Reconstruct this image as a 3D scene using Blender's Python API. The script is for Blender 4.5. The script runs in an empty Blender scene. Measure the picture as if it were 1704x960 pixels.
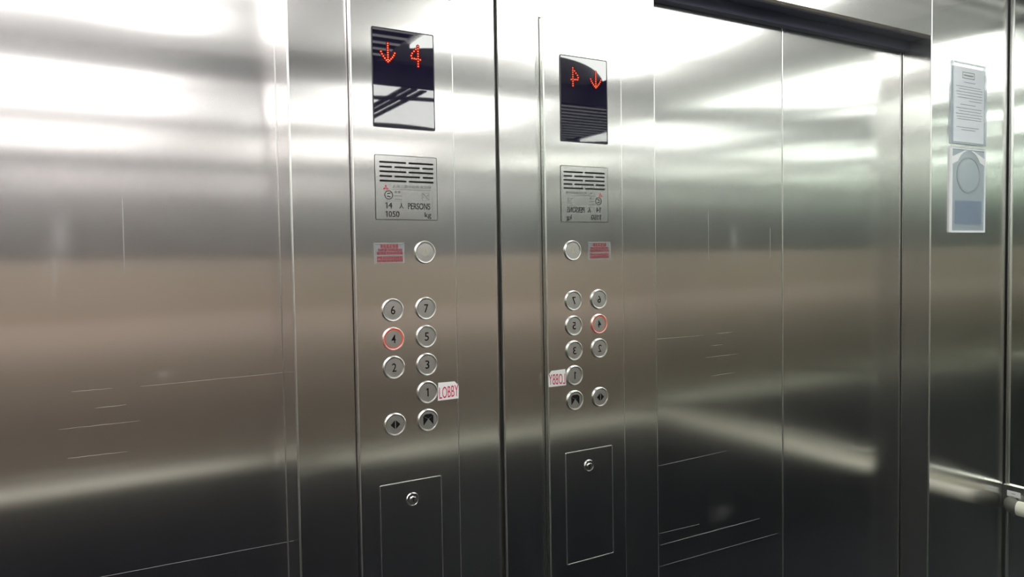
import bpy, bmesh, math, random
from mathutils import Vector, Matrix

random.seed(7)
sc = bpy.context.scene
COL = sc.collection
PI = math.pi

# ------------------------------------------------------------------ measures
DJ_R, DJ_L = -0.3483, -1.2483      # door jambs (x)
DOOR_Y = 0.0783                    # door plane
SEAM = -0.7948
HEAD = 2.1001
WL = -1.6123                       # left side wall
YB = -1.45                         # back wall
ZC = 2.27                          # ceiling
PT = 0.012                         # operating panel thickness
PX0, PX1 = -0.2586, -0.0893        # operating panel
PZ0, PZ1 = 0.88, 1.978

# ------------------------------------------------------------------ materials
def mat(name):
    m = bpy.data.materials.new(name)
    m.use_nodes = True
    nt = m.node_tree
    nt.nodes.clear()
    out = nt.nodes.new('ShaderNodeOutputMaterial')
    return m, nt, out

def pbsdf(nt, color, rough, metal=0.0, **kw):
    p = nt.nodes.new('ShaderNodeBsdfPrincipled')
    p.inputs['Base Color'].default_value = (*color, 1)
    p.inputs['Roughness'].default_value = rough
    p.inputs['Metallic'].default_value = metal
    for k, v in kw.items():
        p.inputs[k.replace('_', ' ')].default_value = v
    return p

def plain(name, color, rough=0.5, metal=0.0, noise=0.0, **kw):
    m, nt, out = mat(name)
    p = pbsdf(nt, color, rough, metal, **kw)
    if noise:
        tc = nt.nodes.new('ShaderNodeTexCoord')
        n = nt.nodes.new('ShaderNodeTexNoise'); n.inputs['Scale'].default_value = 60
        nt.links.new(tc.outputs['Object'], n.inputs['Vector'])
        mr = nt.nodes.new('ShaderNodeMapRange')
        mr.inputs['To Min'].default_value = max(0, rough - noise)
        mr.inputs['To Max'].default_value = rough + noise
        nt.links.new(n.outputs['Fac'], mr.inputs['Value'])
        nt.links.new(mr.outputs['Result'], p.inputs['Roughness'])
    nt.links.new(p.outputs[0], out.inputs[0])
    return m

def emit(name, color, strength):
    m, nt, out = mat(name)
    e = nt.nodes.new('ShaderNodeEmission')
    e.inputs[0].default_value = (*color, 1); e.inputs[1].default_value = strength
    nt.links.new(e.outputs[0], out.inputs[0])
    return m

def math_node(nt, op, a, b=None):
    n = nt.nodes.new('ShaderNodeMath'); n.operation = op
    for i, v in enumerate((a, b)):
        if v is None: continue
        if isinstance(v, (int, float)): n.inputs[i].default_value = v
        else: nt.links.new(v, n.inputs[i])
    return n.outputs[0]

def steel(name, color, rough, aniso, haze_rough=0.4, haze=0.25, wave=0.0, wscale=2.0, smudges=(), streak=0.05):
    """hairline stainless steel: fine vertical grain, reflections smeared sideways"""
    m, nt, out = mat(name)
    L = nt.links.new
    geo = nt.nodes.new('ShaderNodeNewGeometry')
    sep = nt.nodes.new('ShaderNodeSeparateXYZ'); L(geo.outputs['Position'], sep.inputs[0])
    tan = nt.nodes.new('ShaderNodeCombineXYZ')
    tan.inputs[0].default_value = 0.8; tan.inputs[1].default_value = 0.6
    a = pbsdf(nt, color, rough, 1.0, Anisotropic=aniso)
    b = pbsdf(nt, color, haze_rough, 1.0, Anisotropic=min(aniso, .6))
    L(tan.outputs[0], a.inputs['Tangent']); L(tan.outputs[0], b.inputs['Tangent'])
    # grain: noise squeezed sideways, long along z
    mp = nt.nodes.new('ShaderNodeMapping'); mp.inputs['Scale'].default_value = (900, 900, 14)
    L(geo.outputs['Position'], mp.inputs['Vector'])
    gr = nt.nodes.new('ShaderNodeTexNoise'); gr.inputs['Scale'].default_value = 1.0; gr.inputs['Detail'].default_value = 2
    L(mp.outputs[0], gr.inputs['Vector'])
    # broad wear
    wr = nt.nodes.new('ShaderNodeTexNoise'); wr.inputs['Scale'].default_value = 5.0; wr.inputs['Detail'].default_value = 4
    L(geo.outputs['Position'], wr.inputs['Vector'])
    fac = math_node(nt, 'ADD', math_node(nt, 'MULTIPLY', math_node(nt, 'SUBTRACT', gr.outputs['Fac'], 0.5), streak),
                    math_node(nt, 'MULTIPLY', math_node(nt, 'SUBTRACT', wr.outputs['Fac'], 0.5), 0.12))
    fac = math_node(nt, 'ADD', fac, haze)
    smear = None
    for (cx, cz, sx, sz, amp) in smudges:
        dx = math_node(nt, 'DIVIDE', math_node(nt, 'SUBTRACT', sep.outputs[0], cx), sx)
        dz = math_node(nt, 'DIVIDE', math_node(nt, 'SUBTRACT', sep.outputs[2], cz), sz)
        r2 = math_node(nt, 'ADD', math_node(nt, 'MULTIPLY', dx, dx), math_node(nt, 'MULTIPLY', dz, dz))
        g = math_node(nt, 'MULTIPLY', math_node(nt, 'EXPONENT', math_node(nt, 'MULTIPLY', r2, -1.0)), amp)
        smear = g if smear is None else math_node(nt, 'ADD', smear, g)
    cl = nt.nodes.new('ShaderNodeClamp'); L(fac, cl.inputs[0])
    mx = nt.nodes.new('ShaderNodeMixShader')
    L(cl.outputs[0], mx.inputs[0]); L(a.outputs[0], mx.inputs[1]); L(b.outputs[0], mx.inputs[2])
    if smear is not None:                      # greasy smears scatter the light more widely
        c_ = pbsdf(nt, color, 0.55, 0.75); m3 = nt.nodes.new('ShaderNodeMixShader')
        L(math_node(nt, 'MULTIPLY', smear, math_node(nt, "MULTIPLY", wr.outputs["Fac"], 0.9)), m3.inputs[0])
        L(mx.outputs[0], m3.inputs[1]); L(c_.outputs[0], m3.inputs[2]); mx = m3
    if wave:
        wn = nt.nodes.new('ShaderNodeTexNoise'); wn.inputs['Scale'].default_value = wscale; wn.inputs['Detail'].default_value = 0.5
        L(geo.outputs['Position'], wn.inputs['Vector'])
        bp = nt.nodes.new('ShaderNodeBump'); bp.inputs['Strength'].default_value = 1.0; bp.inputs['Distance'].default_value = wave
        L(wn.outputs['Fac'], bp.inputs['Height'])
        L(bp.outputs[0], a.inputs['Normal']); L(bp.outputs[0], b.inputs['Normal'])
    L(mx.outputs[0], out.inputs[0])
    return m

M = {}
SC = (0.735, 0.72, 0.712)
M['hair'] = steel('hairline_steel', SC, 0.14, 1.0, haze=0.34, haze_rough=0.24, wave=0.0006)
M['door'] = steel('door_steel', SC, 0.135, 1.0, haze=0.34, haze_rough=0.24, wave=0.0012, wscale=1.7,
                  smudges=((-0.637, 1.60, .010, .028, .5), (-0.645, 1.555, .003, .03, .35), (-0.518, 1.404, .010, .006, .35),
                           (-0.60, 0.99, .03, .014, .25), (-0.655, 1.57, .004, .02, .2)))
M['plate'] = steel('panel_steel', SC, 0.14, 1.0, haze=0.34, haze_rough=0.24, wave=0.0004)
M['plate2'] = steel('grille_steel', (.66,.66,.655), 0.17, 0.6, haze=0.25, wave=0.0)
M['mirror'] = steel('mirror_steel', (0.83, 0.868, 0.838), 0.008, 0.0, haze=0.012, haze_rough=0.3, streak=0.02)
M['backmirror'] = steel('polished_back_steel', (0.80, 0.79, 0.795), 0.02, 0.0, haze=0.03, haze_rough=0.35, streak=0.02)
M['edge'] = plain('polished_edge', (0.86, 0.85, 0.83), 0.28, 1.0)
M['chrome'] = plain('chrome', (0.85, 0.84, 0.82), 0.16, 1.0, noise=.05)
M['cap'] = plain('button_steel', (0.60, 0.59, 0.58), 0.42, 1.0, noise=.06)
M['rail'] = plain('rail_steel', (0.82, 0.80, 0.76), 0.22, 1.0, noise=.05)
M['dark'] = plain('dark_gap', (0.012, 0.012, 0.014), 0.6)
M['dsteel'] = plain('dark_steel', (0.36, 0.355, 0.35), 0.30, 1.0, noise=.05)
M['headdark'] = plain('head_underside', (0.026, 0.028, 0.065), 0.6, 0.0, noise=.05)  # navy colour stands in for the dark floor reflected in the underside
M['black'] = plain('black_plastic', (0.03, 0.03, 0.035), 0.45, noise=.05)
M['ink'] = plain('black_ink', (0.008, 0.008, 0.009), 0.8, Specular_IOR_Level=0.2)
M['greyink'] = plain('grey_ink', (0.16, 0.16, 0.16), 0.6)
M['redink'] = plain('red_ink', (0.55, 0.03, 0.07), 0.55)
M['redfade'] = plain('faded_red_ink', (0.50, 0.10, 0.12), 0.5)
M['stickerred'] = plain('sticker_red', (0.62, 0.03, 0.10), 0.5)
M['yellowink'] = plain('yellow_ink', (0.62, 0.58, 0.30), 0.5)
M['white'] = plain('white_vinyl', (0.94, 0.94, 0.94), 0.45)
M['paper'] = plain('paper', (0.90, 0.91, 0.95), 0.6)
M['glass'] = plain('display_glass', (0.008, 0.006, 0.025), 0.02, 0.0, IOR=2.05)
M['led'] = emit('led_core', (1.0, 0.25, 0.12), 1.6)
M['ledhalo'] = emit('led_glow', (0.62, 0.004, 0.004), 0.42)  # red glow around each lit dot, painted as dim emissive discs
M['glow'] = emit('button_glow', (1.0, 0.16, 0.07), 0.55)
def lit_ring():
    m, nt, out = mat('lit_ring')
    p = pbsdf(nt, (0.86, 0.80, 0.78), 0.28, 1.0)
    p.inputs['Emission Color'].default_value = (1.0, 0.12, 0.10, 1); p.inputs['Emission Strength'].default_value = 0.16  # emission paints the button's red glow onto its chrome ring
    nt.links.new(p.outputs[0], out.inputs[0])
    return m
M['litring'] = lit_ring()

def floor_mat():
    m, nt, out = mat('stone_floor')
    p = pbsdf(nt, (0.1, 0.09, 0.08), 0.35)
    tc = nt.nodes.new('ShaderNodeNewGeometry')
    n = nt.nodes.new('ShaderNodeTexNoise'); n.inputs['Scale'].default_value = 45; n.inputs['Detail'].default_value = 6
    nt.links.new(tc.outputs['Position'], n.inputs['Vector'])
    r = nt.nodes.new('ShaderNodeValToRGB')
    r.color_ramp.elements[0].color = (0.012, 0.014, 0.026, 1); r.color_ramp.elements[0].position = .35
    r.color_ramp.elements[1].color = (0.030, 0.031, 0.045, 1); r.color_ramp.elements[1].position = .7
    nt.links.new(n.outputs['Fac'], r.inputs[0]); nt.links.new(r.outputs[0], p.inputs['Base Color'])
    nt.links.new(p.outputs[0], out.inputs[0])
    return m
M['floor'] = floor_mat()
M['ceil'] = plain('ceiling_board', (0.80, 0.79, 0.80), 0.5)
M['slatback'] = plain('slat_backing', (0.03, 0.03, 0.035), 0.5)
M['ceilbar'] = plain('ceiling_bar', (0.03, 0.03, 0.035), 0.4)
M['slat'] = emit('lit_slat', (1.0, 0.98, 0.94), 1.3)
M['lamp'] = emit('lamp_diffuser', (1.0, 0.985, 0.96), 8.6)
M['laminate'] = plain('dark_laminate', (0.021, 0.022, 0.034), 0.45, noise=.05)

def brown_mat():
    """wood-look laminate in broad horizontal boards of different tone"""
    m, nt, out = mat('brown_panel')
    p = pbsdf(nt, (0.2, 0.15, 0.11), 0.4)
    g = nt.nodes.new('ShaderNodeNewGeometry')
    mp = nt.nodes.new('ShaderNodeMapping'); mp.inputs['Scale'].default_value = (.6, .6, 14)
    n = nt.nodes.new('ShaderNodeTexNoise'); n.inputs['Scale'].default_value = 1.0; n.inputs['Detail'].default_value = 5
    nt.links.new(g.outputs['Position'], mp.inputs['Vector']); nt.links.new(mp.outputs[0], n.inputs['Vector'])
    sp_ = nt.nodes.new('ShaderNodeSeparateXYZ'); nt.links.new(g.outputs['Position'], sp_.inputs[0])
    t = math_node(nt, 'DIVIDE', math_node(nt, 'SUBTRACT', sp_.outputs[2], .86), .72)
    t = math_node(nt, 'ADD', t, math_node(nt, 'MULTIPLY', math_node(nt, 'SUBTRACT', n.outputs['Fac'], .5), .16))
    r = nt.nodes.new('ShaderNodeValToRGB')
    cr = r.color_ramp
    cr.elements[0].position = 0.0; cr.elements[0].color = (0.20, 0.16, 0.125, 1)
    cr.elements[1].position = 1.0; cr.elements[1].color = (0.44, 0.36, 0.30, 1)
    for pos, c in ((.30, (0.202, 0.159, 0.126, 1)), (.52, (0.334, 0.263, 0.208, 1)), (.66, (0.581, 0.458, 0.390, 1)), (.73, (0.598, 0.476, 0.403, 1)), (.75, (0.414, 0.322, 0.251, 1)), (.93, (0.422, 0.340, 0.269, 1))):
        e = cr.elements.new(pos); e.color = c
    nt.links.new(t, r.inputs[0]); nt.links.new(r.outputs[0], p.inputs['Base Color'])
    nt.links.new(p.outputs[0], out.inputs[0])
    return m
M['brown'] = brown_mat()

def film_mat(name, color, opac, rough=.15):
    m, nt, out = mat(name)
    t = nt.nodes.new('ShaderNodeBsdfTransparent')
    p = pbsdf(nt, color, rough)
    x = nt.nodes.new('ShaderNodeMixShader'); x.inputs[0].default_value = opac
    nt.links.new(t.outputs[0], x.inputs[1]); nt.links.new(p.outputs[0], x.inputs[2])
    nt.links.new(x.outputs[0], out.inputs[0])
    return m
M['film'] = film_mat('clear_sleeve', (0.75, 0.82, 0.92), 0.12)
M['film2'] = film_mat('cloudy_sleeve', (0.58, 0.66, 0.74), 0.48)
M['residue'] = film_mat('adhesive_residue', (0.42, 0.46, 0.50), 0.55, .5)
M['bluepatch'] = film_mat('blue_tape', (0.30, 0.38, 0.52), 0.6, .4)

# ------------------------------------------------------------------ mesh helpers
def wloc(o):
    v = Vector((0, 0, 0))
    while o is not None:
        v += o.location; o = o.parent
    return v

def finish(name, bm, m, parent=None, at=None, smooth=False):
    """bm in coordinates relative to 'at' (world point, default the parent's place or the origin)"""
    me = bpy.data.meshes.new(name)
    bmesh.ops.recalc_face_normals(bm, faces=bm.faces[:])
    bm.to_mesh(me); bm.free()
    mats = m if isinstance(m, (list, tuple)) else [m]
    for k in mats: me.materials.append(M[k] if isinstance(k, str) else k)
    if smooth:
        for p in me.polygons: p.use_smooth = True
        me.set_sharp_from_angle(angle=math.radians(35))
    o = bpy.data.objects.new(name, me)
    COL.objects.link(o)
    pw = wloc(parent)
    o.parent = parent
    o.location = (Vector(at) if at is not None else Vector((0, 0, 0))) - pw
    return o

def box(bm, x0, x1, y0, y1, z0, z1, bev=0.0, seg=2, mi=0, em=-1, sel=None):
    r = bmesh.ops.create_cube(bm, size=1.0)
    vs = r['verts']
    for v in vs:
        v.co = Vector(((x0 + x1) / 2 + v.co.x * (x1 - x0), (y0 + y1) / 2 + v.co.y * (y1 - y0), (z0 + z1) / 2 + v.co.z * (z1 - z0)))
    es = list({e for v in vs for e in v.link_edges})
    fs = list({f for v in vs for f in v.link_faces})
    for f in fs: f.material_index = mi
    if bev:
        if sel: es = [e for e in es if sel((e.verts[0].co + e.verts[1].co) / 2)]
        bmesh.ops.bevel(bm, geom=es, offset=bev, segments=seg, affect='EDGES', profile=0.5, material=em)

def prism(bm, pts, y0, y1, mi=0):
    """polygon in x-z extruded in y"""
    a = [bm.verts.new((x, y0, z)) for x, z in pts]
    b = [bm.verts.new((x, y1, z)) for x, z in pts]
    n = len(pts)
    fs = [bm.faces.new(a), bm.faces.new(b[::-1])]
    for i in range(n):
        fs.append(bm.faces.new((a[i], b[i], b[(i + 1) % n], a[(i + 1) % n])))
    for f in fs: f.material_index = mi

def rrect(x0, x1, z0, z1, r, n=6):
    pts = []
    for cx, cz, a0 in ((x1 - r, z1 - r, 0), (x0 + r, z1 - r, 90), (x0 + r, z0 + r, 180), (x1 - r, z0 + r, 270)):
        for i in range(n + 1):
            a = math.radians(a0 + 90 * i / n)
            pts.append((cx + r * math.cos(a), cz + r * math.sin(a)))
    return pts

def ring_frame(bm, outer, inner, y0, y1):
    """frame between two outlines with the same number of points"""
    n = len(outer)
    V = [[bm.verts.new((x, y, z)) for x, z in P] for P, y in ((outer, y0), (inner, y0), (inner, y1), (outer, y1))]
    for i in range(n):
        j = (i + 1) % n
        for k in range(4):
            A, B = V[k], V[(k + 1) % 4]
            bm.faces.new((A[i], B[i], B[j], A[j]))

def lathe(bm, prof, seg=48, axis='y'):
    """prof: (radius, height) with height towards the viewer (-y)"""
    rings = []
    for r, h in prof:
        if r < 1e-7: rings.append([bm.verts.new((0, -h, 0))])
        else: rings.append([bm.verts.new((r * math.cos(2 * PI * i / seg), -h, r * math.sin(2 * PI * i / seg))) for i in range(seg)])
    for A, B in zip(rings, rings[1:]):
        for i in range(seg):
            j = (i + 1) % seg
            if len(A) == 1: bm.faces.new((A[0], B[i], B[j]))
            elif len(B) == 1: bm.faces.new((A[i], B[0], A[j]))
            else: bm.faces.new((A[i], B[i], B[j], A[j]))

def text_bm(s, x0, x1, z0, z1, thick=0.0003, bm=None, mi=0, bold=0.0):
    """lettering fitted to a box in x-z, standing on y = 0 and facing -y"""
    cu = bpy.data.curves.new('lettering', 'FONT')
    cu.body = s; cu.resolution_u = 3
    cu.offset = bold
    o = bpy.data.objects.new('lettering', cu); COL.objects.link(o)
    dg = bpy.context.evaluated_depsgraph_get(); dg.update()
    me = bpy.data.meshes.new_from_object(o.evaluated_get(dg))
    bpy.data.objects.remove(o); bpy.data.curves.remove(cu)
    t = bmesh.new(); t.from_mesh(me); bpy.data.meshes.remove(me)
    xs = [v.co.x for v in t.verts]; ys = [v.co.y for v in t.verts]
    sx = (x1 - x0) / max(1e-6, max(xs) - min(xs)); sz = (z1 - z0) / max(1e-6, max(ys) - min(ys))
    mxx, mny = min(xs), min(ys)
    for v in t.verts:
        v.co = Vector((x0 + (v.co.x - mxx) * sx, 0, z0 + (v.co.y - mny) * sz))
    r = bmesh.ops.extrude_face_region(t, geom=t.faces[:])
    for g in r['geom']:
        if isinstance(g, bmesh.types.BMVert): g.co.y -= thick
    for f in t.faces: f.material_index = mi
    if bm is None: return t
    tmp = bpy.data.meshes.new('tmp'); t.to_mesh(tmp); t.free()
    for p in tmp.polygons: p.material_index = mi
    bm.from_mesh(tmp); bpy.data.meshes.remove(tmp)
    return bm

def thing(name, label, cat, loc, group=None):
    o = bpy.data.objects.new(name, None); COL.objects.link(o)
    o.empty_display_size = .05
    o.location = loc
    return tag(o, label, cat, group)

def tag(o, label, cat, group=None):
    o['label'] = label; o['category'] = cat
    if group: o['group'] = group
    return o

def struct(name, bm, m, parent=None, label=None, at=None, cat='wall', smooth=False):
    o = finish(name, bm, m, parent, at=at, smooth=smooth)
    if parent is None:
        o['kind'] = 'structure'
        if label: o['label'] = label
        o['category'] = cat
    return o

B = bmesh.new

# ------------------------------------------------------------------ the car shell
bm = B(); box(bm, WL - .05, .05, YB - .05, .18, -.06, 0.0)
struct('floor', bm, 'floor', label='dark speckled stone floor of the lift car', cat='floor')
bm = B(); box(bm, WL - .05, .05, YB - .05, .18, ZC + .012, ZC + .07)
struct('ceiling', bm, 'ceil', label='dark ceiling board of the lift car', cat='ceiling')

# front wall, right of the doorway: return sheet, sheet above and below the panel, end strip
bm = B()
box(bm, DJ_R, PX0 - .0011, 0.0, .0765, 0.0, ZC + .01, bev=.0026, seg=4, em=1, sel=lambda c: c.x < DJ_R + .001)
box(bm, PX1 + .0006, -.0072, 0.0, .03, 0.0, ZC + .01, bev=.0008)
box(bm, PX0 - .0013, PX1 + .0005, 0.0, .03, PZ1 + .002, ZC + .01)
box(bm, PX0 - .0013, PX1 + .0005, 0.0, .03, 0.0, PZ0 - .002)
struct('wall_front', bm, ['hair', 'edge'], label='brushed steel front return that carries the operating panel, right of the lift doors')
bm = B()
box(bm, PX0 - .0013, PX1, .004, .03, PZ0 - .001, PZ1 + .001)
box(bm, -.0070, .004, .003, .05, 0.0, ZC + .01)
struct('trim_1', bm, 'dsteel', label='dark recessed strip between the steel sheets at the panel and corner', cat='trim')

# front wall, left of the doorway
bm = B()
box(bm, WL + .0075, DJ_L, 0.0, .0765, 0.0, ZC + .01, bev=.0026, seg=4, em=1)
struct('wall_front_left', bm, ['hair', 'edge'], label='brushed steel front return left of the doors, behind the two notice sleeves')
bm = B(); box(bm, WL - .01, WL + .0072, .003, .05, 0.0, ZC + .01)
struct('trim_2', bm, 'dsteel', label='dark corner strip at the left side wall', cat='trim')

# header over the doors
bm = B(); box(bm, DJ_L + .0005, DJ_R - .0005, 0.0, .022, HEAD, ZC + .01, bev=.0012)
struct('wall_front_header', bm, 'hair', label='brushed steel header sheet above the lift doors')
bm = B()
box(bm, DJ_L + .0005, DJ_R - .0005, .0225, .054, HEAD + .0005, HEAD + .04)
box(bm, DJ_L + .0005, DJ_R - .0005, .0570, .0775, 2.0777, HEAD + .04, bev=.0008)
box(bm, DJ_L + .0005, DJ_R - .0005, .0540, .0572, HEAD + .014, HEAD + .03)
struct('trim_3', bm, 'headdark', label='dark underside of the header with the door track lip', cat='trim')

# doors (two leaves meeting at the seam)
def scratch(parent, x0, z0, x1, z1, w=.00034):
    bm = B()
    n = 8; pts = []
    for i in range(n + 1):
        t = i / n
        pts.append((x0 + (x1 - x0) * t, z0 + (z1 - z0) * t + .0003 * random.uniform(-1, 1), w * (0.25 + math.sin(PI * min(1, max(0, t)))) * .6))
    L = math.hypot(x1 - x0, z1 - z0); nx, nz = -(z1 - z0) / L, (x1 - x0) / L
    up = [(x + nx * h, z + nz * h) for x, z, h in pts]; dn = [(x - nx * h, z - nz * h) for x, z, h in pts]
    prism(bm, up + dn[::-1], DOOR_Y - .00025, DOOR_Y + .001)
    return finish('scratch', bm, 'scr', parent)
M['scr'] = plain('scratch_metal', (0.62, 0.61, 0.60), 0.5, 0.85)

def door_leaf(name, x0, x1, label):
    bm = B(); box(bm, x0, x1, DOOR_Y, DOOR_Y + .035, .006, 2.12, bev=.0016, seg=3, em=1)
    return struct(name, bm, ['door', 'edge'], label=label, cat='door')
d1 = door_leaf('door_1', SEAM + .0008, -.26, 'scratched brushed steel lift door leaf beside the operating panel')
d2 = door_leaf('door_2', -1.34, SEAM - .0008, 'brushed steel lift door leaf farther from the operating panel')
for s in ((-.632, 1.391, -.5815, 1.3908), (-.5476, 1.3899, -.3281, 1.3916), (-.6478, 1.3408, -.5492, 1.3409), (-.6387, 1.2999, -.5658, 1.2992),
          (-.6130, 1.1270, -.3495, 1.1232), (-.4193, .9548, -.7169, .9538, .0011), (-.4139, .9098, -.7771, .9065), (-.4146, .9801, -.5303, .9778),
          (-.5615, 1.6562, -.562, 1.5511), (-.754, 1.6228, -.7539, 1.5541), (-.604, 1.365, -.566, 1.3655)):
    scratch(d1, *s)

# door sill on the floor and the landing side closing panel behind the doors
bm = B(); box(bm, DJ_L, DJ_R, 0.0, .077, 0.0005, .006, bev=.001)
struct('trim_4', bm, 'edge', label='metal door sill in the doorway', cat='trim')

# right side wall: one mirror polished sheet with a turned front edge
YAW, TILT = -0.0030805, 0.0017853
bm = B(); box(bm, 0.0, .02, YB - .01, -.0008, -.405, ZC - .39 + 0.4, bev=.0022, seg=3)
w = struct('wall_right', bm, 'mirror', label='mirror polished steel side wall reflecting the panel and the doors')
n = Vector((math.cos(YAW) * math.cos(TILT), math.sin(YAW) * math.cos(TILT), math.sin(TILT)))
q = Vector((1, 0, 0)).rotation_difference(n)
for v in w.data.vertices:                       # the sheet leans a hair out of square; pivot 0.406 m under the floor
    p = v.co + Vector((0, 0, .406)); v.co = (q @ p) - Vector((0, 0, .406))
    v.co.z = max(v.co.z, 0.0)

# left side wall: mirror polished sheet
bm = B(); box(bm, WL - .02, WL, YB - .01, -.0008, 0.0, ZC + .01, bev=.0022, seg=3)
struct('wall_left', bm, 'mirror', label='mirror polished steel side wall with the handrail')
bm = B()
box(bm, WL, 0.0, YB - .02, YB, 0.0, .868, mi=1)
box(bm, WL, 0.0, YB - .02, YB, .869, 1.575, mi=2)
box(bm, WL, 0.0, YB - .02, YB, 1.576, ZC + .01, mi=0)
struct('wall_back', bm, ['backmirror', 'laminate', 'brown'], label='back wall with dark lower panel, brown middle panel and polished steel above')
# bright rolled beads along both front corners
bm = B()
for cx in (0.0, WL):
    sg = -1 if cx == 0.0 else 1
    k = 10
    prof = [(cx + sg * .0035 * math.sin(PI * i / k), -.0045 - .0045 * (1 - math.cos(PI * i / k))) for i in range(k + 1)]
    prof = prof + [(cx - sg * .0, prof[-1][1]), (cx, prof[0][1])] if False else prof
    lo = [bm.verts.new((x, y, 0.0)) for x, y in prof]; hi = [bm.verts.new((x, y, ZC)) for x, y in prof]
    for i in range(k): bm.faces.new((lo[i], lo[i + 1], hi[i + 1], hi[i]))
    bm.faces.new((lo[0], hi[0], hi[-1], lo[-1]))
    bm.faces.new(lo); bm.faces.new(hi[::-1])
struct('trim_6', bm, 'edge', label='bright rolled metal beads in the two front corners', cat='trim', smooth=True)
bm = B(); box(bm, WL + .001, -.001, YB, YB + .012, 2.19, ZC, bev=.001)
struct('trim_5', bm, 'black', label='black trim along the top of the back wall', cat='trim')

# ------------------------------------------------------------------ ceiling light
cl = thing('ceiling_light', 'large curved luminous ceiling panel with dark crossing bars and lit side slats', 'light', (-.806, -.72, ZC))
def ypr(bm, pts, z0, z1):
    a = [bm.verts.new((x, y, z0)) for x, y in pts]; b = [bm.verts.new((x, y, z1)) for x, y in pts]
    k = len(pts); bm.faces.new(a); bm.faces.new(b[::-1])
    for i in range(k): bm.faces.new((a[i], b[i], b[(i + 1) % k], a[(i + 1) % k]))
XL, XR = -1.205, -.355
def yb_edge(x):
    u = (x + .806) / .5; return -1.105 - (.36 if u < 0 else .16) * u * u
def yf_edge(x):
    u = (x + .806) / .5; return -.37 + .20 * u * u
N = 24
xs = [XL + (XR - XL) * i / N for i in range(N + 1)]
outl = [(x, yb_edge(x)) for x in xs] + [(x, yf_edge(x)) for x in xs[::-1]]
bm = B(); ypr(bm, outl, ZC - .004, ZC + .008)
finish('diffuser', bm, 'lamp', cl)
def bar(f, w, t0=0, t1=1, name='ceiling_bar'):
    bm = B(); k = 24; P = [f(t0 + (t1 - t0) * i / k) for i in range(k + 1)]
    L_, R_ = [], []
    for i, p in enumerate(P):
        a = P[max(0, i - 1)]; b = P[min(k, i + 1)]
        d = Vector((b[0] - a[0], b[1] - a[1])).normalized(); nn = Vector((-d.y, d.x)) * w / 2
        L_.append((p[0] + nn.x, p[1] + nn.y)); R_.append((p[0] - nn.x, p[1] - nn.y))
    for i in range(k):
        vs = [bm.verts.new((*q, z)) for z in (ZC - .010, ZC - .004) for q in (L_[i], L_[i + 1], R_[i + 1], R_[i])]
        for f4 in ((0, 1, 2, 3), (4, 5, 6, 7), (0, 1, 5, 4), (1, 2, 6, 5), (2, 3, 7, 6), (3, 0, 4, 7)):
            bm.faces.new([vs[j] for j in f4])
    bmesh.ops.remove_doubles(bm, verts=bm.verts[:], dist=1e-6)
    return finish(name, bm, 'ceilbar', cl)
bar(lambda t: (XL + (XR - XL) * t, -.86 - .12 * math.sin(PI * t)), .055)
for cx in (-.550, -.592, -.638):
    bar(lambda t: (cx, yb_edge(cx) + (yf_edge(cx) - yb_edge(cx)) * t), .030)
for sx0, sx1 in ((-.328, -.002), (WL + .002, -1.225)):
    bm = B(); box(bm, sx0, sx1, -1.445, -.002, ZC + .0100, ZC + .0119)
    finish('slat_backing', bm, 'slatback', cl)
for i in range(20):
    y = -1.405 + i * .069
    stag = .10 * (1 - math.sin(PI * (i + .5) / 20))
    for sx0, sx1 in ((-.328, -.004), (WL + .004, -1.235 - stag)):
        bm = B(); box(bm, sx0, sx1, y, y + .017, ZC + .0075, ZC + .0098)
        finish('slat', bm, 'slat', cl)

# ------------------------------------------------------------------ operating panel
cop = thing('operating_panel', 'tall brushed steel lift operating panel with display, speaker grille and round floor buttons', 'control panel', (-.174, 0, 1.43))
YF = -PT                                # front face of the panel
bm = B(); box(bm, PX0, PX1, YF, .003, PZ0, PZ1, bev=.0020, seg=4, em=1)
finish('faceplate', bm, ['plate', 'edge'], cop)

# display
DX0, DX1, DZ0, DZ1 = -.2250, -.1230, 1.7673, 1.9175
bm = B(); ring_frame(bm, rrect(DX0, DX1, DZ0, DZ1, .0025), rrect(DX0 + .0014, DX1 - .0014, DZ0 + .0014, DZ1 - .0014, .0015), YF - .0012, YF + .001)
bez = None
bm = B(); prism(bm, rrect(DX0 + .0007, DX1 - .0007, DZ0 + .0007, DZ1 - .0007, .0018), YF - .0009, YF + .001)
scr = finish('display_screen', bm, 'glass', cop); scr['label'] = 'black glass display showing a red down arrow and a 4'
bm = B(); ring_frame(bm, rrect(DX0, DX1, DZ0, DZ1, .0025), rrect(DX0 + .0014, DX1 - .0014, DZ0 + .0014, DZ1 - .0014, .0015), YF - .0013, YF + .001)
finish('bezel', bm, 'black', scr)
def dots(name, cx, cz, cells, px, pz, parent, lab):
    bm = B()
    for (c, r) in cells:
        x, z = cx + c * px, cz - r * pz
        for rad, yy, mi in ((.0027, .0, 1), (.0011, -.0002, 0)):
            vs = [bm.verts.new((x + rad * math.cos(2 * PI * k / 12), YF - .0013 + yy, z + rad * math.sin(2 * PI * k / 12))) for k in range(12)]
            vb = [bm.verts.new((x + rad * math.cos(2 * PI * k / 12), YF - .0006, z + rad * math.sin(2 * PI * k / 12))) for k in range(12)]
            f = bm.faces.new(vs); f.material_index = mi
            for k in range(12):
                f = bm.faces.new((vs[k], vb[k], vb[(k + 1) % 12], vs[(k + 1) % 12])); f.material_index = mi
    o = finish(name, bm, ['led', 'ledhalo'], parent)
    o['label'] = lab
arrow = [(0, r) for r in range(9)] + [(-3, 3.9), (-2.55, 4.9), (-2, 5.8), (-1.35, 6.6), (-.7, 7.4), (3, 3.9), (2.55, 4.9), (2, 5.8), (1.35, 6.6), (.7, 7.4)]
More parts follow.
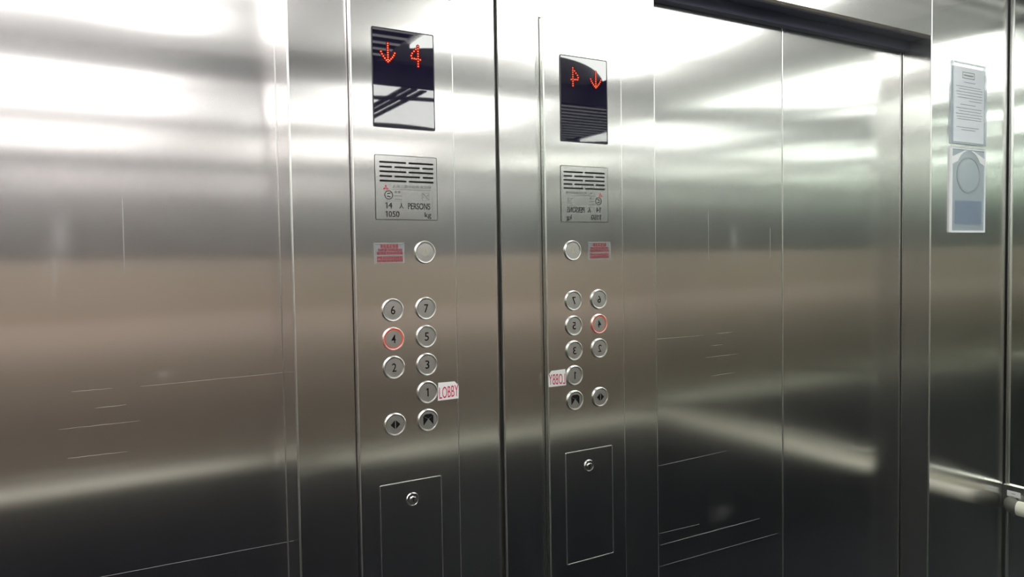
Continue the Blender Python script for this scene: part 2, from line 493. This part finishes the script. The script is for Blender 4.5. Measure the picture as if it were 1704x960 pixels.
four = [(0, r) for r in range(9)] + [(-.9, 1.3), (-1.7, 2.2), (-2.5, 3.1), (-2.9, 4.1), (-2.6, 5.1), (-1.7, 5.1), (-.9, 5.2), (.9, 5.3)]

# ------------------------------------------------------------------ placement of the lit characters (measured)
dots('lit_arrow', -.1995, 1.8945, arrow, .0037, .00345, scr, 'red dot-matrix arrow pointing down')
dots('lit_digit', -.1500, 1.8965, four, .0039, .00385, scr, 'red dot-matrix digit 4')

# speaker plate with grille and rating text
SX0, SX1, SZ0, SZ1 = -.2236, -.1220, 1.6271, 1.7248
bm = B(); prism(bm, rrect(SX0, SX1, SZ0, SZ1, .002), YF - .0006, YF + .001)
sp = finish('speaker_plate', bm, 'plate2' if 'plate2' in M else 'plate', cop)
bm = B(); ring_frame(bm, rrect(SX0 - .0008, SX1 + .0008, SZ0 - .0008, SZ1 + .0008, .0026), rrect(SX0, SX1, SZ0, SZ1, .002), YF - .0004, YF + .0005)
finish('plate_gap', bm, 'ink', sp)
def su(u): return SX0 + (SX1 - SX0) * u
def sv(v): return SZ1 - (SZ1 - SZ0) * v
ys = YF - .0006
rows = [.105, .178, .251, .324, .397]
patt = [((.065, .495), (.535, .945)), ((.065, .265), (.305, .72), (.765, .945))]
for k, v in enumerate(rows):
    bm = B()
    for a, b in patt[k % 2]:
        prism(bm, rrect(su(a), su(b), sv(v) - .00135, sv(v) + .00135, .0013, 4), ys - .0002, ys + .0004)
    finish('grille_slot', bm, 'ink', sp)
# maker's sign: three red rhombs
bm = B()
lx, lz, s = su(.162), sv(.50), .0042
for ang in (90, 210, 330):
    a = math.radians(ang)
    d = Vector((math.cos(a), math.sin(a))); e = Vector((-d.y, d.x))
    pts = [(0, 0), tuple(d * s * .62 + e * s * .36), tuple(d * s * 1.24), tuple(d * s * .62 - e * s * .36)]
    prism(bm, [(lx + p[0], lz + p[1] - .0006) for p in pts], ys - .0002, ys + .0002)
o = finish('emblem', bm, 'redink', sp); o['label'] = 'small red three-pointed emblem'
bm = B(); text_bm('上海三菱电梯有限公司', su(.265), su(.895), sv(.500), sv(.452), bm=bm)
o = finish('maker_text', bm, 'greyink', sp, at=None); o.location.y += ys
bm = B(); text_bm('SHANGHAI MITSUBISHI ELEVATOR CO.,LTD.', su(.265), su(.895), sv(.537), sv(.517), bm=bm)
o = finish('maker_text', bm, 'greyink', sp); o.location.y += ys
# round mark and crossed mark
bm = B()
cx, cz = su(.205), sv(.618)
for ro, ri in ((.0068, .0058),):
    k = 28
    ring_frame(bm, [(cx + ro * math.cos(2 * PI * i / k), cz + ro * math.sin(2 * PI * i / k)) for i in range(k)],
               [(cx + ri * math.cos(2 * PI * i / k), cz + ri * math.sin(2 * PI * i / k)) for i in range(k)], ys - .0002, ys + .0002)
for dz, sl in ((.0022, .0012), (-.0022, -.0012)):
    prism(bm, [(cx - .0026, cz + dz - .0008 - sl * .6), (cx + .0028, cz + dz - .0005 + sl * .6), (cx + .0028, cz + dz + .0009 + sl * .6), (cx - .0026, cz + dz + .0007 - sl * .6)], ys - .0002, ys + .0002)
finish('round_mark', bm, 'ink', sp)
bm = B()
for (u0, u1, v0, v1) in ((.30, .345, .585, .548), (.352, .397, .585, .548)):
    for kk in range(3):
        prism(bm, [(su(u0), sv(v0) + kk * .0013), (su(u1), sv(v0) + kk * .0013), (su(u1), sv(v0) + kk * .0013 + .0006), (su(u0), sv(v0) + kk * .0013 + .0006)], ys - .0002, ys + .0002)
    prism(bm, [(su(u0) + .0015, sv(v0)), (su(u0) + .0023, sv(v0)), (su(u0) + .0023, sv(v1)), (su(u0) + .0015, sv(v1))], ys - .0002, ys + .0002)
for v in (.63, .685):
    x = su(.30)
    while x < su(.41):
        ww = random.uniform(.0006, .0013)
        prism(bm, [(x, sv(v) - .0006), (x + ww, sv(v) - .0006), (x + ww, sv(v) + .0008), (x, sv(v) + .0008)], ys - .0002, ys + .0002); x += ww + .0005
finish('small_print', bm, 'greyink', sp)
bm = B()
k0, k1, j0, j1 = su(.745), su(.868), sv(.688), sv(.572)
ring_frame(bm, rrect(k0, k1, j0, j1, .0006, 2), rrect(k0 + .0005, k1 - .0005, j0 + .0005, j1 - .0005, .0004, 2), ys - .0002, ys + .0002)
prism(bm, [(k0 + .001, j1 - .0005), (k0 + .0025, j1 - .0005), (k1 - .0005, j0 + .0015), (k1 - .0005, j0 + .0003)], ys - .0002, ys + .0002)
prism(bm, [(k0 + .0006, j0 + .004), (k0 + .0036, j0 + .006), (k0 + .0042, j0 + .0052), (k0 + .0006, j0 + .0032)], ys - .0002, ys + .0002)
prism(bm, [(k1 - .0045, j1 - .004), (k1 - .0015, j1 - .002), (k1 - .0022, j1 - .0045)], ys - .0002, ys + .0002)
finish('crossed_mark', bm, 'redgrey' if 'redgrey' in M else 'greyink', sp)
bm = B()
for v in (.715, .852):
    prism(bm, [(su(.13), sv(v)), (su(.90), sv(v)), (su(.90), sv(v) + .0003), (su(.13), sv(v) + .0003)], ys - .0001, ys + .0002)
finish('rule_line', bm, 'greyink', sp)
def rating(s, u0, u1, v0, v1, bold=0.0):
    bm = B(); text_bm(s, su(u0), su(u1), sv(v1), sv(v0), bm=bm, bold=bold)
    o = finish('rating_text', bm, 'ink', sp); o.location.y += ys; return o
rating('4', .197, .258, .735, .825)
def rating_one(u0, u1, v0, v1):
    bm = B(); x0, x1, z0, z1 = su(u0), su(u1), sv(v1), sv(v0); h = z1 - z0; w = .0014
    prism(bm, [(x1 - w, z0), (x1, z0), (x1, z1), (x1 - w, z1)], ys - .0003, ys)
    prism(bm, [(x0, z1 - h * .25), (x1 - w, z1 - h * .13), (x1 - w, z1), (x0, z1 - h * .13)], ys - .0003, ys)
    finish('rating_text', bm, 'ink', sp)
rating_one(.150, .182, .735, .825)
rating_one(.148, .180, .872, .962)
rating('人', .372, .442, .735, .828)
rating('PERSONS', .515, .880, .735, .835)
rating('050', .200, .370, .872, .962)
rating('kg', .790, .895, .878, .985)

# buttons
COLX = (-.2003, -.1448)
ROWZ = (1.4871, 1.4424, 1.3978, 1.3533, 1.3084)
capm = B(); lathe(capm, [(.0147, -.001), (.0147, .0014), (.0141, .0021), (.0, .0023)], 48)
cap_src = finish('button', capm, 'cap', cop, at=(COLX[0], YF, ROWZ[0]), smooth=True)
rm = B(); lathe(rm, [(.0149, -.001), (.0150, .0022), (.0156, .0032), (.0166, .0034), (.0176, .0026), (.0181, .0008), (.0182, -.001)], 64)
ring_src = finish('ring', rm, 'edge', cap_src, at=(COLX[0], YF, ROWZ[0]), smooth=True)
gm = B(); lathe(gm, [(.0135, .0022), (.0137, .0026), (.0145, .0026), (.0147, .0022)], 48)
def one_bm(bm, x0, x1, z0, z1, y0, y1, w):
    """a 1 with its slanted flag"""
    h = z1 - z0
    prism(bm, [(x1 - w, z0), (x1, z0), (x1, z1), (x1 - w * .9, z1), (x1 - w, z1 - h * .03)], y0, y1)
    prism(bm, [(x0, z1 - h * .27), (x1 - w * .98, z1 - h * .13), (x1 - w * .98, z1 - h * .005), (x1 - w * 1.25, z1 - h * .03), (x0, z1 - h * .16)], y0, y1)
def glyph_bm(g):
    bm = B()
    if g == 'open':
        s = .0080
        prism(bm, [(-.0009, s * .85), (-.0009, -s * .85), (-s, 0)], -.0026, -.0019)
        prism(bm, [(.0009, -s * .85), (.0009, s * .85), (s, 0)], -.0026, -.0019)
    elif g == 'close':
        s = .0088
        prism(bm, [(-s, s * .8), (-s * .95, -s * .85), (-.0006, s * .25)], -.0026, -.0019)
        prism(bm, [(s * .95, -s * .85), (s, s * .8), (.0006, s * .25)], -.0026, -.0019)
        prism(bm, [(-s * .97, s * .8), (-.0004, s * .32), (.0004, s * .32), (s * .97, s * .8), (s * .55, s * 1.15), (-s * .55, s * 1.15)], -.0026, -.0019)
    elif g == 'bell':
        o1 = [(-.0058, -.0020), (-.0040, -.0008), (-.0034, .0030), (-.0016, .0058), (0, .0066), (.0016, .0058), (.0034, .0030), (.0040, -.0008), (.0058, -.0020)]
        o2 = [(-.0046, -.0018), (-.0030, -.0004), (-.0025, .0029), (-.0011, .0050), (0, .0056), (.0011, .0050), (.0025, .0029), (.0030, -.0004), (.0046, -.0018)]
        for i in range(len(o1) - 1):
            prism(bm, [o1[i], o1[i + 1], o2[i + 1], o2[i]], -.0026, -.0019)
        prism(bm, [(-.0062, -.0034), (-.0052, -.0040), (0, -.0068), (.0052, -.0040), (.0062, -.0034), (0, -.0060)], -.0026, -.0019)
    elif g == '1':
        one_bm(bm, -.0026, .0012, -.0066, .0066, -.0026, -.0019, .0019)
    else:
        w_ = {'1': .0046}.get(g, .0070)
        text_bm(g, -w_ / 2, w_ / 2, -.0066, .0066, thick=.0005, bm=bm, bold=.004)
        bmesh.ops.translate(bm, verts=bm.verts[:], vec=(0, -.0021, 0))
    return bm
first = True
NAMES = {'open': 'door-open button with two black arrowheads pointing apart', 'close': 'door-close button with two black arrowheads pointing together', 'bell': 'alarm button with a pale yellow bell outline'}
for g, c, r in (('6', 0, 0), ('7', 1, 0), ('4', 0, 1), ('5', 1, 1), ('2', 0, 2), ('3', 1, 2), ('1', 1, 3), ('open', 0, 4), ('close', 1, 4), ('bell', 1, None)):
    at = Vector((COLX[c], YF, ROWZ[r])) if r is not None else Vector((-.1445, YF, 1.576))
    if first: bt, rg = cap_src, ring_src; first = False
    else:
        bt = cap_src.copy(); COL.objects.link(bt); bt.location = at - wloc(cop)
        rg = ring_src.copy(); COL.objects.link(rg); rg.parent = bt
    bt['label'] = NAMES.get(g, 'round steel floor button marked ' + g + (', its ring lit red' if g == '4' else ''))
    finish('numeral' if len(g) == 1 else 'symbol', glyph_bm(g), 'yellowink' if g == 'bell' else 'ink', bt, at=at)
    if g == '4':
        rg.data = rg.data.copy(); rg.data.materials[0] = M['litring']; rg['label'] = 'ring glowing pinkish red'
        o = finish('light_ring', gm, 'glow', bt, at=at, smooth=True); o['label'] = 'glowing red ring'

# service door with lock
KX0, KX1, KZ0, KZ1 = -.2262, -.1242, 1.0137, 1.2145
bm = B(); prism(bm, rrect(KX0, KX1, KZ0, KZ1, .0015, 3), YF - .0005, YF + .001)
sd = finish('service_door', bm, 'plate', cop)
bm = B(); ring_frame(bm, rrect(KX0 - .0011, KX1 + .0011, KZ0 - .0011, KZ1 + .0011, .002, 3), rrect(KX0, KX1, KZ0, KZ1, .0015, 3), YF - .0012, YF + .0005)
finish('door_edge', bm, 'edge', sd)
bm = B(); lathe(bm, [(.0112, -.001), (.0112, .0014), (.0104, .0026), (.0088, .0026), (.0082, .0016), (.0, .0016)], 40)
lk = finish('lock', bm, 'chrome', sd, at=(-.1737, YF - .0005, 1.1852), smooth=True)
lk['label'] = 'round chrome key lock with keyhole slot'
bm = B()
lathe(bm, [(.0056, .0010), (.0056, .0030), (.0048, .0034), (.0, .0034)], 28)
prism(bm, rrect(-.0008, .0008, -.004, .004, .0007, 3), -.0037, -.003, mi=1)
# the keyhole and cylinder face belong to the lock itself
me = bpy.data.meshes.new('tmp'); bm.to_mesh(me); bm.free()
b2 = B(); b2.from_mesh(lk.data); b2.from_mesh(me); b2.to_mesh(lk.data); b2.free(); lk.data.materials.append(M['ink'])

# stickers on the panel
bm = B(); prism(bm, [(-.1268, 1.3375), (-.1253, 1.3662), (-.0966, 1.3657), (-.0896, 1.3585), (-.0900, 1.3376)], YF - .0009, YF - .0001)
st = thing('sticker', 'white cut-corner sticker reading LOBBY in red, beside the button marked 1', 'sticker', (-.108, YF, 1.352))
finish('backing', bm, 'white', st)
bm = B(); text_bm('LOBBY', -.1245, -.0905, 1.3408, 1.3595, bm=bm, bold=.0)
for v in bm.verts: v.co.z += .0008 * (v.co.x + .108) / .017
o = finish('lettering', bm, 'stickerred', st); o.location.y += YF - .0009

WX0, WX1, WZ0, WZ1 = -.2280, -.1787, 1.5597, 1.5907
wp = thing('warning_plate', 'small clear warning plate with faded red print, left of the alarm button', 'sign', ((WX0 + WX1) / 2, YF, (WZ0 + WZ1) / 2))
bm = B(); box(bm, WX0, WX1, YF - .0012, YF - .0001, WZ0, WZ1, bev=.0005)
finish('plate', bm, 'film', wp)
bm = B(); box(bm, WX0, WX1, YF - .0016, YF - .0001, WZ1 - .0009, WZ1 + .0003); box(bm, WX0 - .0003, WX0 + .0004, YF - .0016, YF - .0001, WZ0, WZ1)
finish('plate_edge', bm, 'edge', wp)
bm = B()
def marks(bm, x0, x1, z0, z1, n):
    w0 = (x1 - x0) / n
    for i in range(n):
        a = x0 + i * w0; b = a + w0 * .86
        for kk in range(4):
            zz = z0 + (z1 - z0) * (kk + random.uniform(-.1, .1)) / 3.4
            prism(bm, [(a, zz), (b, zz), (b, zz + (z1 - z0) * .17), (a, zz + (z1 - z0) * .17)], YF - .0015, YF - .0011)
        for kk in range(2):
            xx = a + (b - a) * random.uniform(.1, .8)
            prism(bm, [(xx, z0), (xx + w0 * .16, z0), (xx + w0 * .16, z1), (xx, z1)], YF - .0015, YF - .0011)
marks(bm, WX0 + .010, WX1 - .010, WZ1 - .0075, WZ1 - .0025, 6)
marks(bm, WX0 + .006, WX1 - .004, WZ1 - .0125, WZ1 - .0090, 13)
marks(bm, WX0 + .004, WX1 - .003, WZ1 - .0175, WZ1 - .0138, 14)
marks(bm, WX0 + .004, WX1 - .003, WZ1 - .0245, WZ1 - .0205, 14)
marks(bm, WX0 + .004, WX1 - .003, WZ1 - .0290, WZ1 - .0255, 16)
finish('red_print', bm, 'redfade', wp)

# ------------------------------------------------------------------ notice sleeves on the left return
NX0, NX1 = -1.4905, -1.3340
nz0, nz1 = 1.8400, 2.0505
nh = thing('notice_holder', 'clear wall sleeve holding a printed white notice, on the return left of the doors', 'notice', ((NX0 + NX1) / 2, 0, (nz0 + nz1) / 2))
bm = B(); box(bm, NX0 + .006, NX1 - .006, -.0022, -.0012, nz0 + .005, nz1 - .012)
sheet = finish('sheet', bm, 'paper', nh)
bm = B(); box(bm, NX0, NX1, -.0045, -.0032, nz0, nz1, bev=.0004)
finish('sleeve', bm, 'film', nh)
bm = B(); ring_frame(bm, rrect(NX0 - .001, NX1 + .001, nz0 - .001, nz1 + .001, .002, 2), rrect(NX0 + .003, NX1 - .003, nz0 + .003, nz1 - .003, .001, 2), -.0055, -.0001)
finish('sleeve_edge', bm, 'film2', nh)
def line(bm, u0, u1, v, h=.0016):
    x = NX1 - (NX1 - NX0) * u1; x1 = NX1 - (NX1 - NX0) * u0; z = nz1 - (nz1 - nz0) * v
    while x < x1:
        ww = random.uniform(.003, .011)
        prism(bm, [(x, z), (min(x1, x + ww), z), (min(x1, x + ww), z + h), (x, z + h)], -.0025, -.0021); x += ww + .0012
bm = B()
for v, a, b in ((.245, .35, .68), (.30, .12, .86), (.33, .2, .9), (.365, .12, .9), (.40, .14, .88), (.435, .16, .9), (.47, .5, .88), (.52, .25, .7),
                (.565, .12, .88), (.60, .2, .86), (.635, .12, .9), (.67, .14, .88), (.70, .16, .88), (.80, .14, .8), (.83, .28, .7)):
    line(bm, a, b, v)
fx0, fx1 = NX1 - (NX1 - NX0) * .66, NX1 - (NX1 - NX0) * .30
fz0, fz1 = nz1 - (nz1 - nz0) * .195, nz1 - (nz1 - nz0) * .115
ring_frame(bm, rrect(fx0, fx1, fz0, fz1, .001, 2), rrect(fx0 + .002, fx1 - .002, fz0 + .002, fz1 - .002, .0006, 2), -.0025, -.0021)
line(bm, .34, .62, .165, .004)
finish('print', bm, 'greyink', sheet)

mz0, mz1 = 1.6100, 1.8310
es = thing('sign_holder', 'cloudy empty wall sleeve with torn tape marks, below the printed notice', 'sleeve', ((NX0 + NX1) / 2, 0, (mz0 + mz1) / 2))
bm = B(); box(bm, NX0 + .002, NX1 + .003, -.0042, -.0030, mz0, mz1, bev=.0004)
finish('sleeve', bm, 'film2', es)
bm = B(); ring_frame(bm, rrect(NX0 + .001, NX1 + .004, mz0 - .001, mz1 - .003, .002, 2), rrect(NX0 + .006, NX1, mz0 + .004, mz1 - .006, .001, 2), -.0052, -.0001)
finish('sleeve_edge', bm, 'paper', es)
bm = B()
cx, cz, rr = (NX0 + NX1) / 2 + .002, mz1 - .062, .058
for sgn in (1, -1):
    arc = [(cx + sgn * rr * math.cos(math.radians(a)), cz + rr * math.sin(math.radians(a)) * .92) for a in range(28, 92, 8)]
    xe = NX1 - .001 if sgn > 0 else NX0 + .007
    pts = arc + [(cx + sgn * .02, mz1 - .008), (xe, mz1 - .026), (xe, mz1 - .045)]
    prism(bm, pts, -.0050, -.0043)
finish('torn_paper', bm, 'paper', es)
bm = B(); k = 36
ring_frame(bm, [(cx + .056 * math.cos(2 * PI * i / k), cz - .010 + .048 * math.sin(2 * PI * i / k)) for i in range(k)],
           [(cx + .050 * math.cos(2 * PI * i / k), cz - .009 + .043 * math.sin(2 * PI * i / k)) for i in range(k)], -.0050, -.0043)
finish('round_mark', bm, 'residue', es)
bm = B(); prism(bm, rrect(NX0 + .018, NX1 - .014, mz0 + .022, mz0 + .082, .004), -.0050, -.0043)
prism(bm, rrect(NX0 + .03, NX0 + .036, mz0 + .03, mz0 + .055, .002), -.0053, -.0049)
finish('tape_patch', bm, 'bluepatch', es)

# ------------------------------------------------------------------ handrails
def handrail(name, label, base, u, n, length):
    """base: start point on the wall (z = mid height); u: run direction; n: into the car"""
    u = Vector(u); n = Vector(n); z = Vector((0, 0, 1)); base = Vector(base)
    root = thing(name, label, 'handrail', base, 'handrails of the car')
    def mk(fn, nm, m, smooth=False):
        bm = B(); fn(bm)
        for v in bm.verts: v.co = base + u * v.co.x + n * (-v.co.y) + z * v.co.z
        return finish(nm, bm, m, root, smooth=smooth) if False else place(nm, bm, m, smooth)
    def place(nm, bm, m, smooth):
        return finish(nm, bm, m, root, smooth=smooth)
    mk(lambda bm: box(bm, 0, length, -.009, -.0005, -.0365, .0365, bev=.0015), 'back_plate', 'rail')
    def tube(bm):
        k = 24; r = .0175
        rings = []
        path = [(.056, .043), (length - .056, .043)]
        rad = [r, r]
        for (s, d), q_ in zip(path, rad):
            rings.append([bm.verts.new((s, -d + q_ * math.cos(2 * PI * i / k), -.012 + 1.15 * q_ * math.sin(2 * PI * i / k))) for i in range(k)])
        for A, C in zip(rings, rings[1:]):
            for i in range(k):
                bm.faces.new((A[i], C[i], C[(i + 1) % k], A[(i + 1) % k]))
        bm.faces.new(rings[0]); bm.faces.new(rings[-1][::-1])
    mk(tube, 'rail_tube', 'railtube', True)
    def elbow(bm, s0, sg):
        k = 20; rings = []
        for i_ in range(7):
            a = PI / 2 * i_ / 6
            cs, cd = s0 + sg * (.056 - .030 * math.sin(a)), .013 + .030 * math.cos(a)
            ex, ed = sg * math.sin(a), math.cos(a)          # outward normal of the bend
            rings.append([bm.verts.new((cs - sg * 0 - ex * .0172 * math.cos(2 * PI * q_ / k), -(cd + ed * .0172 * math.cos(2 * PI * q_ / k)), -.012 + .0198 * math.sin(2 * PI * q_ / k))) for q_ in range(k)])
        for A, C in zip(rings, rings[1:]):
            for q_ in range(k): bm.faces.new((A[q_], C[q_], C[(q_ + 1) % k], A[(q_ + 1) % k]))
        bm.faces.new(rings[0]); bm.faces.new(rings[-1][::-1])
    mk(lambda bm: elbow(bm, 0, 1), 'end_elbow', 'endcap', True)
    mk(lambda bm: elbow(bm, length, -1), 'end_elbow', 'endcap', True)
    for s in (.2, length / 2, length - .2):
        mk(lambda bm: box(bm, s - .012, s + .012, -.032, -.0088, -.022, -.004, bev=.002), 'bracket', 'rail')
    return root
M['railtube'] = plain('cream_rail', (0.93, 0.90, 0.78), 0.3, 0.0, noise=.05)
M['endcap'] = plain('shaded_elbow', (0.16, 0.16, 0.14), 0.4, 0.2)  # shade at the rail's end is put into the elbow's dark colour
handrail('handrail', 'cream tubed handrail with flat back plate along the left mirror wall', (WL, -.0006, .8685), (0, -1, 0), (1, 0, 0), 1.40)
handrail('handrail', 'cream tubed handrail with flat back plate along the back wall', (WL + .06, YB, .8685), (1, 0, 0), (0, 1, 0), 1.50)
lb = thing('rail_label', 'small white label stuck on the handrail back plate near the front corner', 'label', (WL + .009, -.027, .8815))
bm = B(); box(bm, WL + .0091, WL + .0099, -.046, -.012, .8735, .8895, bev=.0003); finish('backing', bm, 'white', lb)
bm = B()
for i in range(3):
    box(bm, WL + .0098, WL + .0102, -.033 + i * .0035, -.0312 + i * .0035, .8812, .8834)
finish('print', bm, 'greyink', lb)

# ------------------------------------------------------------------ world, camera, view
wd = bpy.data.worlds.new('world'); sc.world = wd; wd.use_nodes = True
bg = wd.node_tree.nodes.get('Background') or wd.node_tree.nodes.new('ShaderNodeBackground')
bg.inputs[0].default_value = (0.02, 0.02, 0.02, 1); bg.inputs[1].default_value = 1.0

F = 1210.8187
cam = bpy.data.cameras.new('camera'); co = bpy.data.objects.new('camera', cam); COL.objects.link(co)
cam.sensor_width = 36; cam.lens = 36 * F / 1704; cam.clip_start = 0.01
R = Matrix(((0.86655546, 0.03318603, -0.49797623), (-0.49887538, 0.02897231, -0.86618934), (-0.01431786, 0.99902918, 0.04166181)))
co.matrix_world = Matrix.Translation((-0.60008, -1.07964, 1.56471)) @ R.to_4x4()
sc.camera = co
sc.view_settings.view_transform = 'Standard'; sc.view_settings.look = 'None'
sc.view_settings.gamma = 1; sc.view_settings.use_curve_mapping = False
sc.view_settings.exposure = 0.0
cy = sc.cycles
cy.max_bounces = 24; cy.glossy_bounces = 20; cy.diffuse_bounces = 4; cy.transparent_max_bounces = 12
cy.sample_clamp_indirect = 20
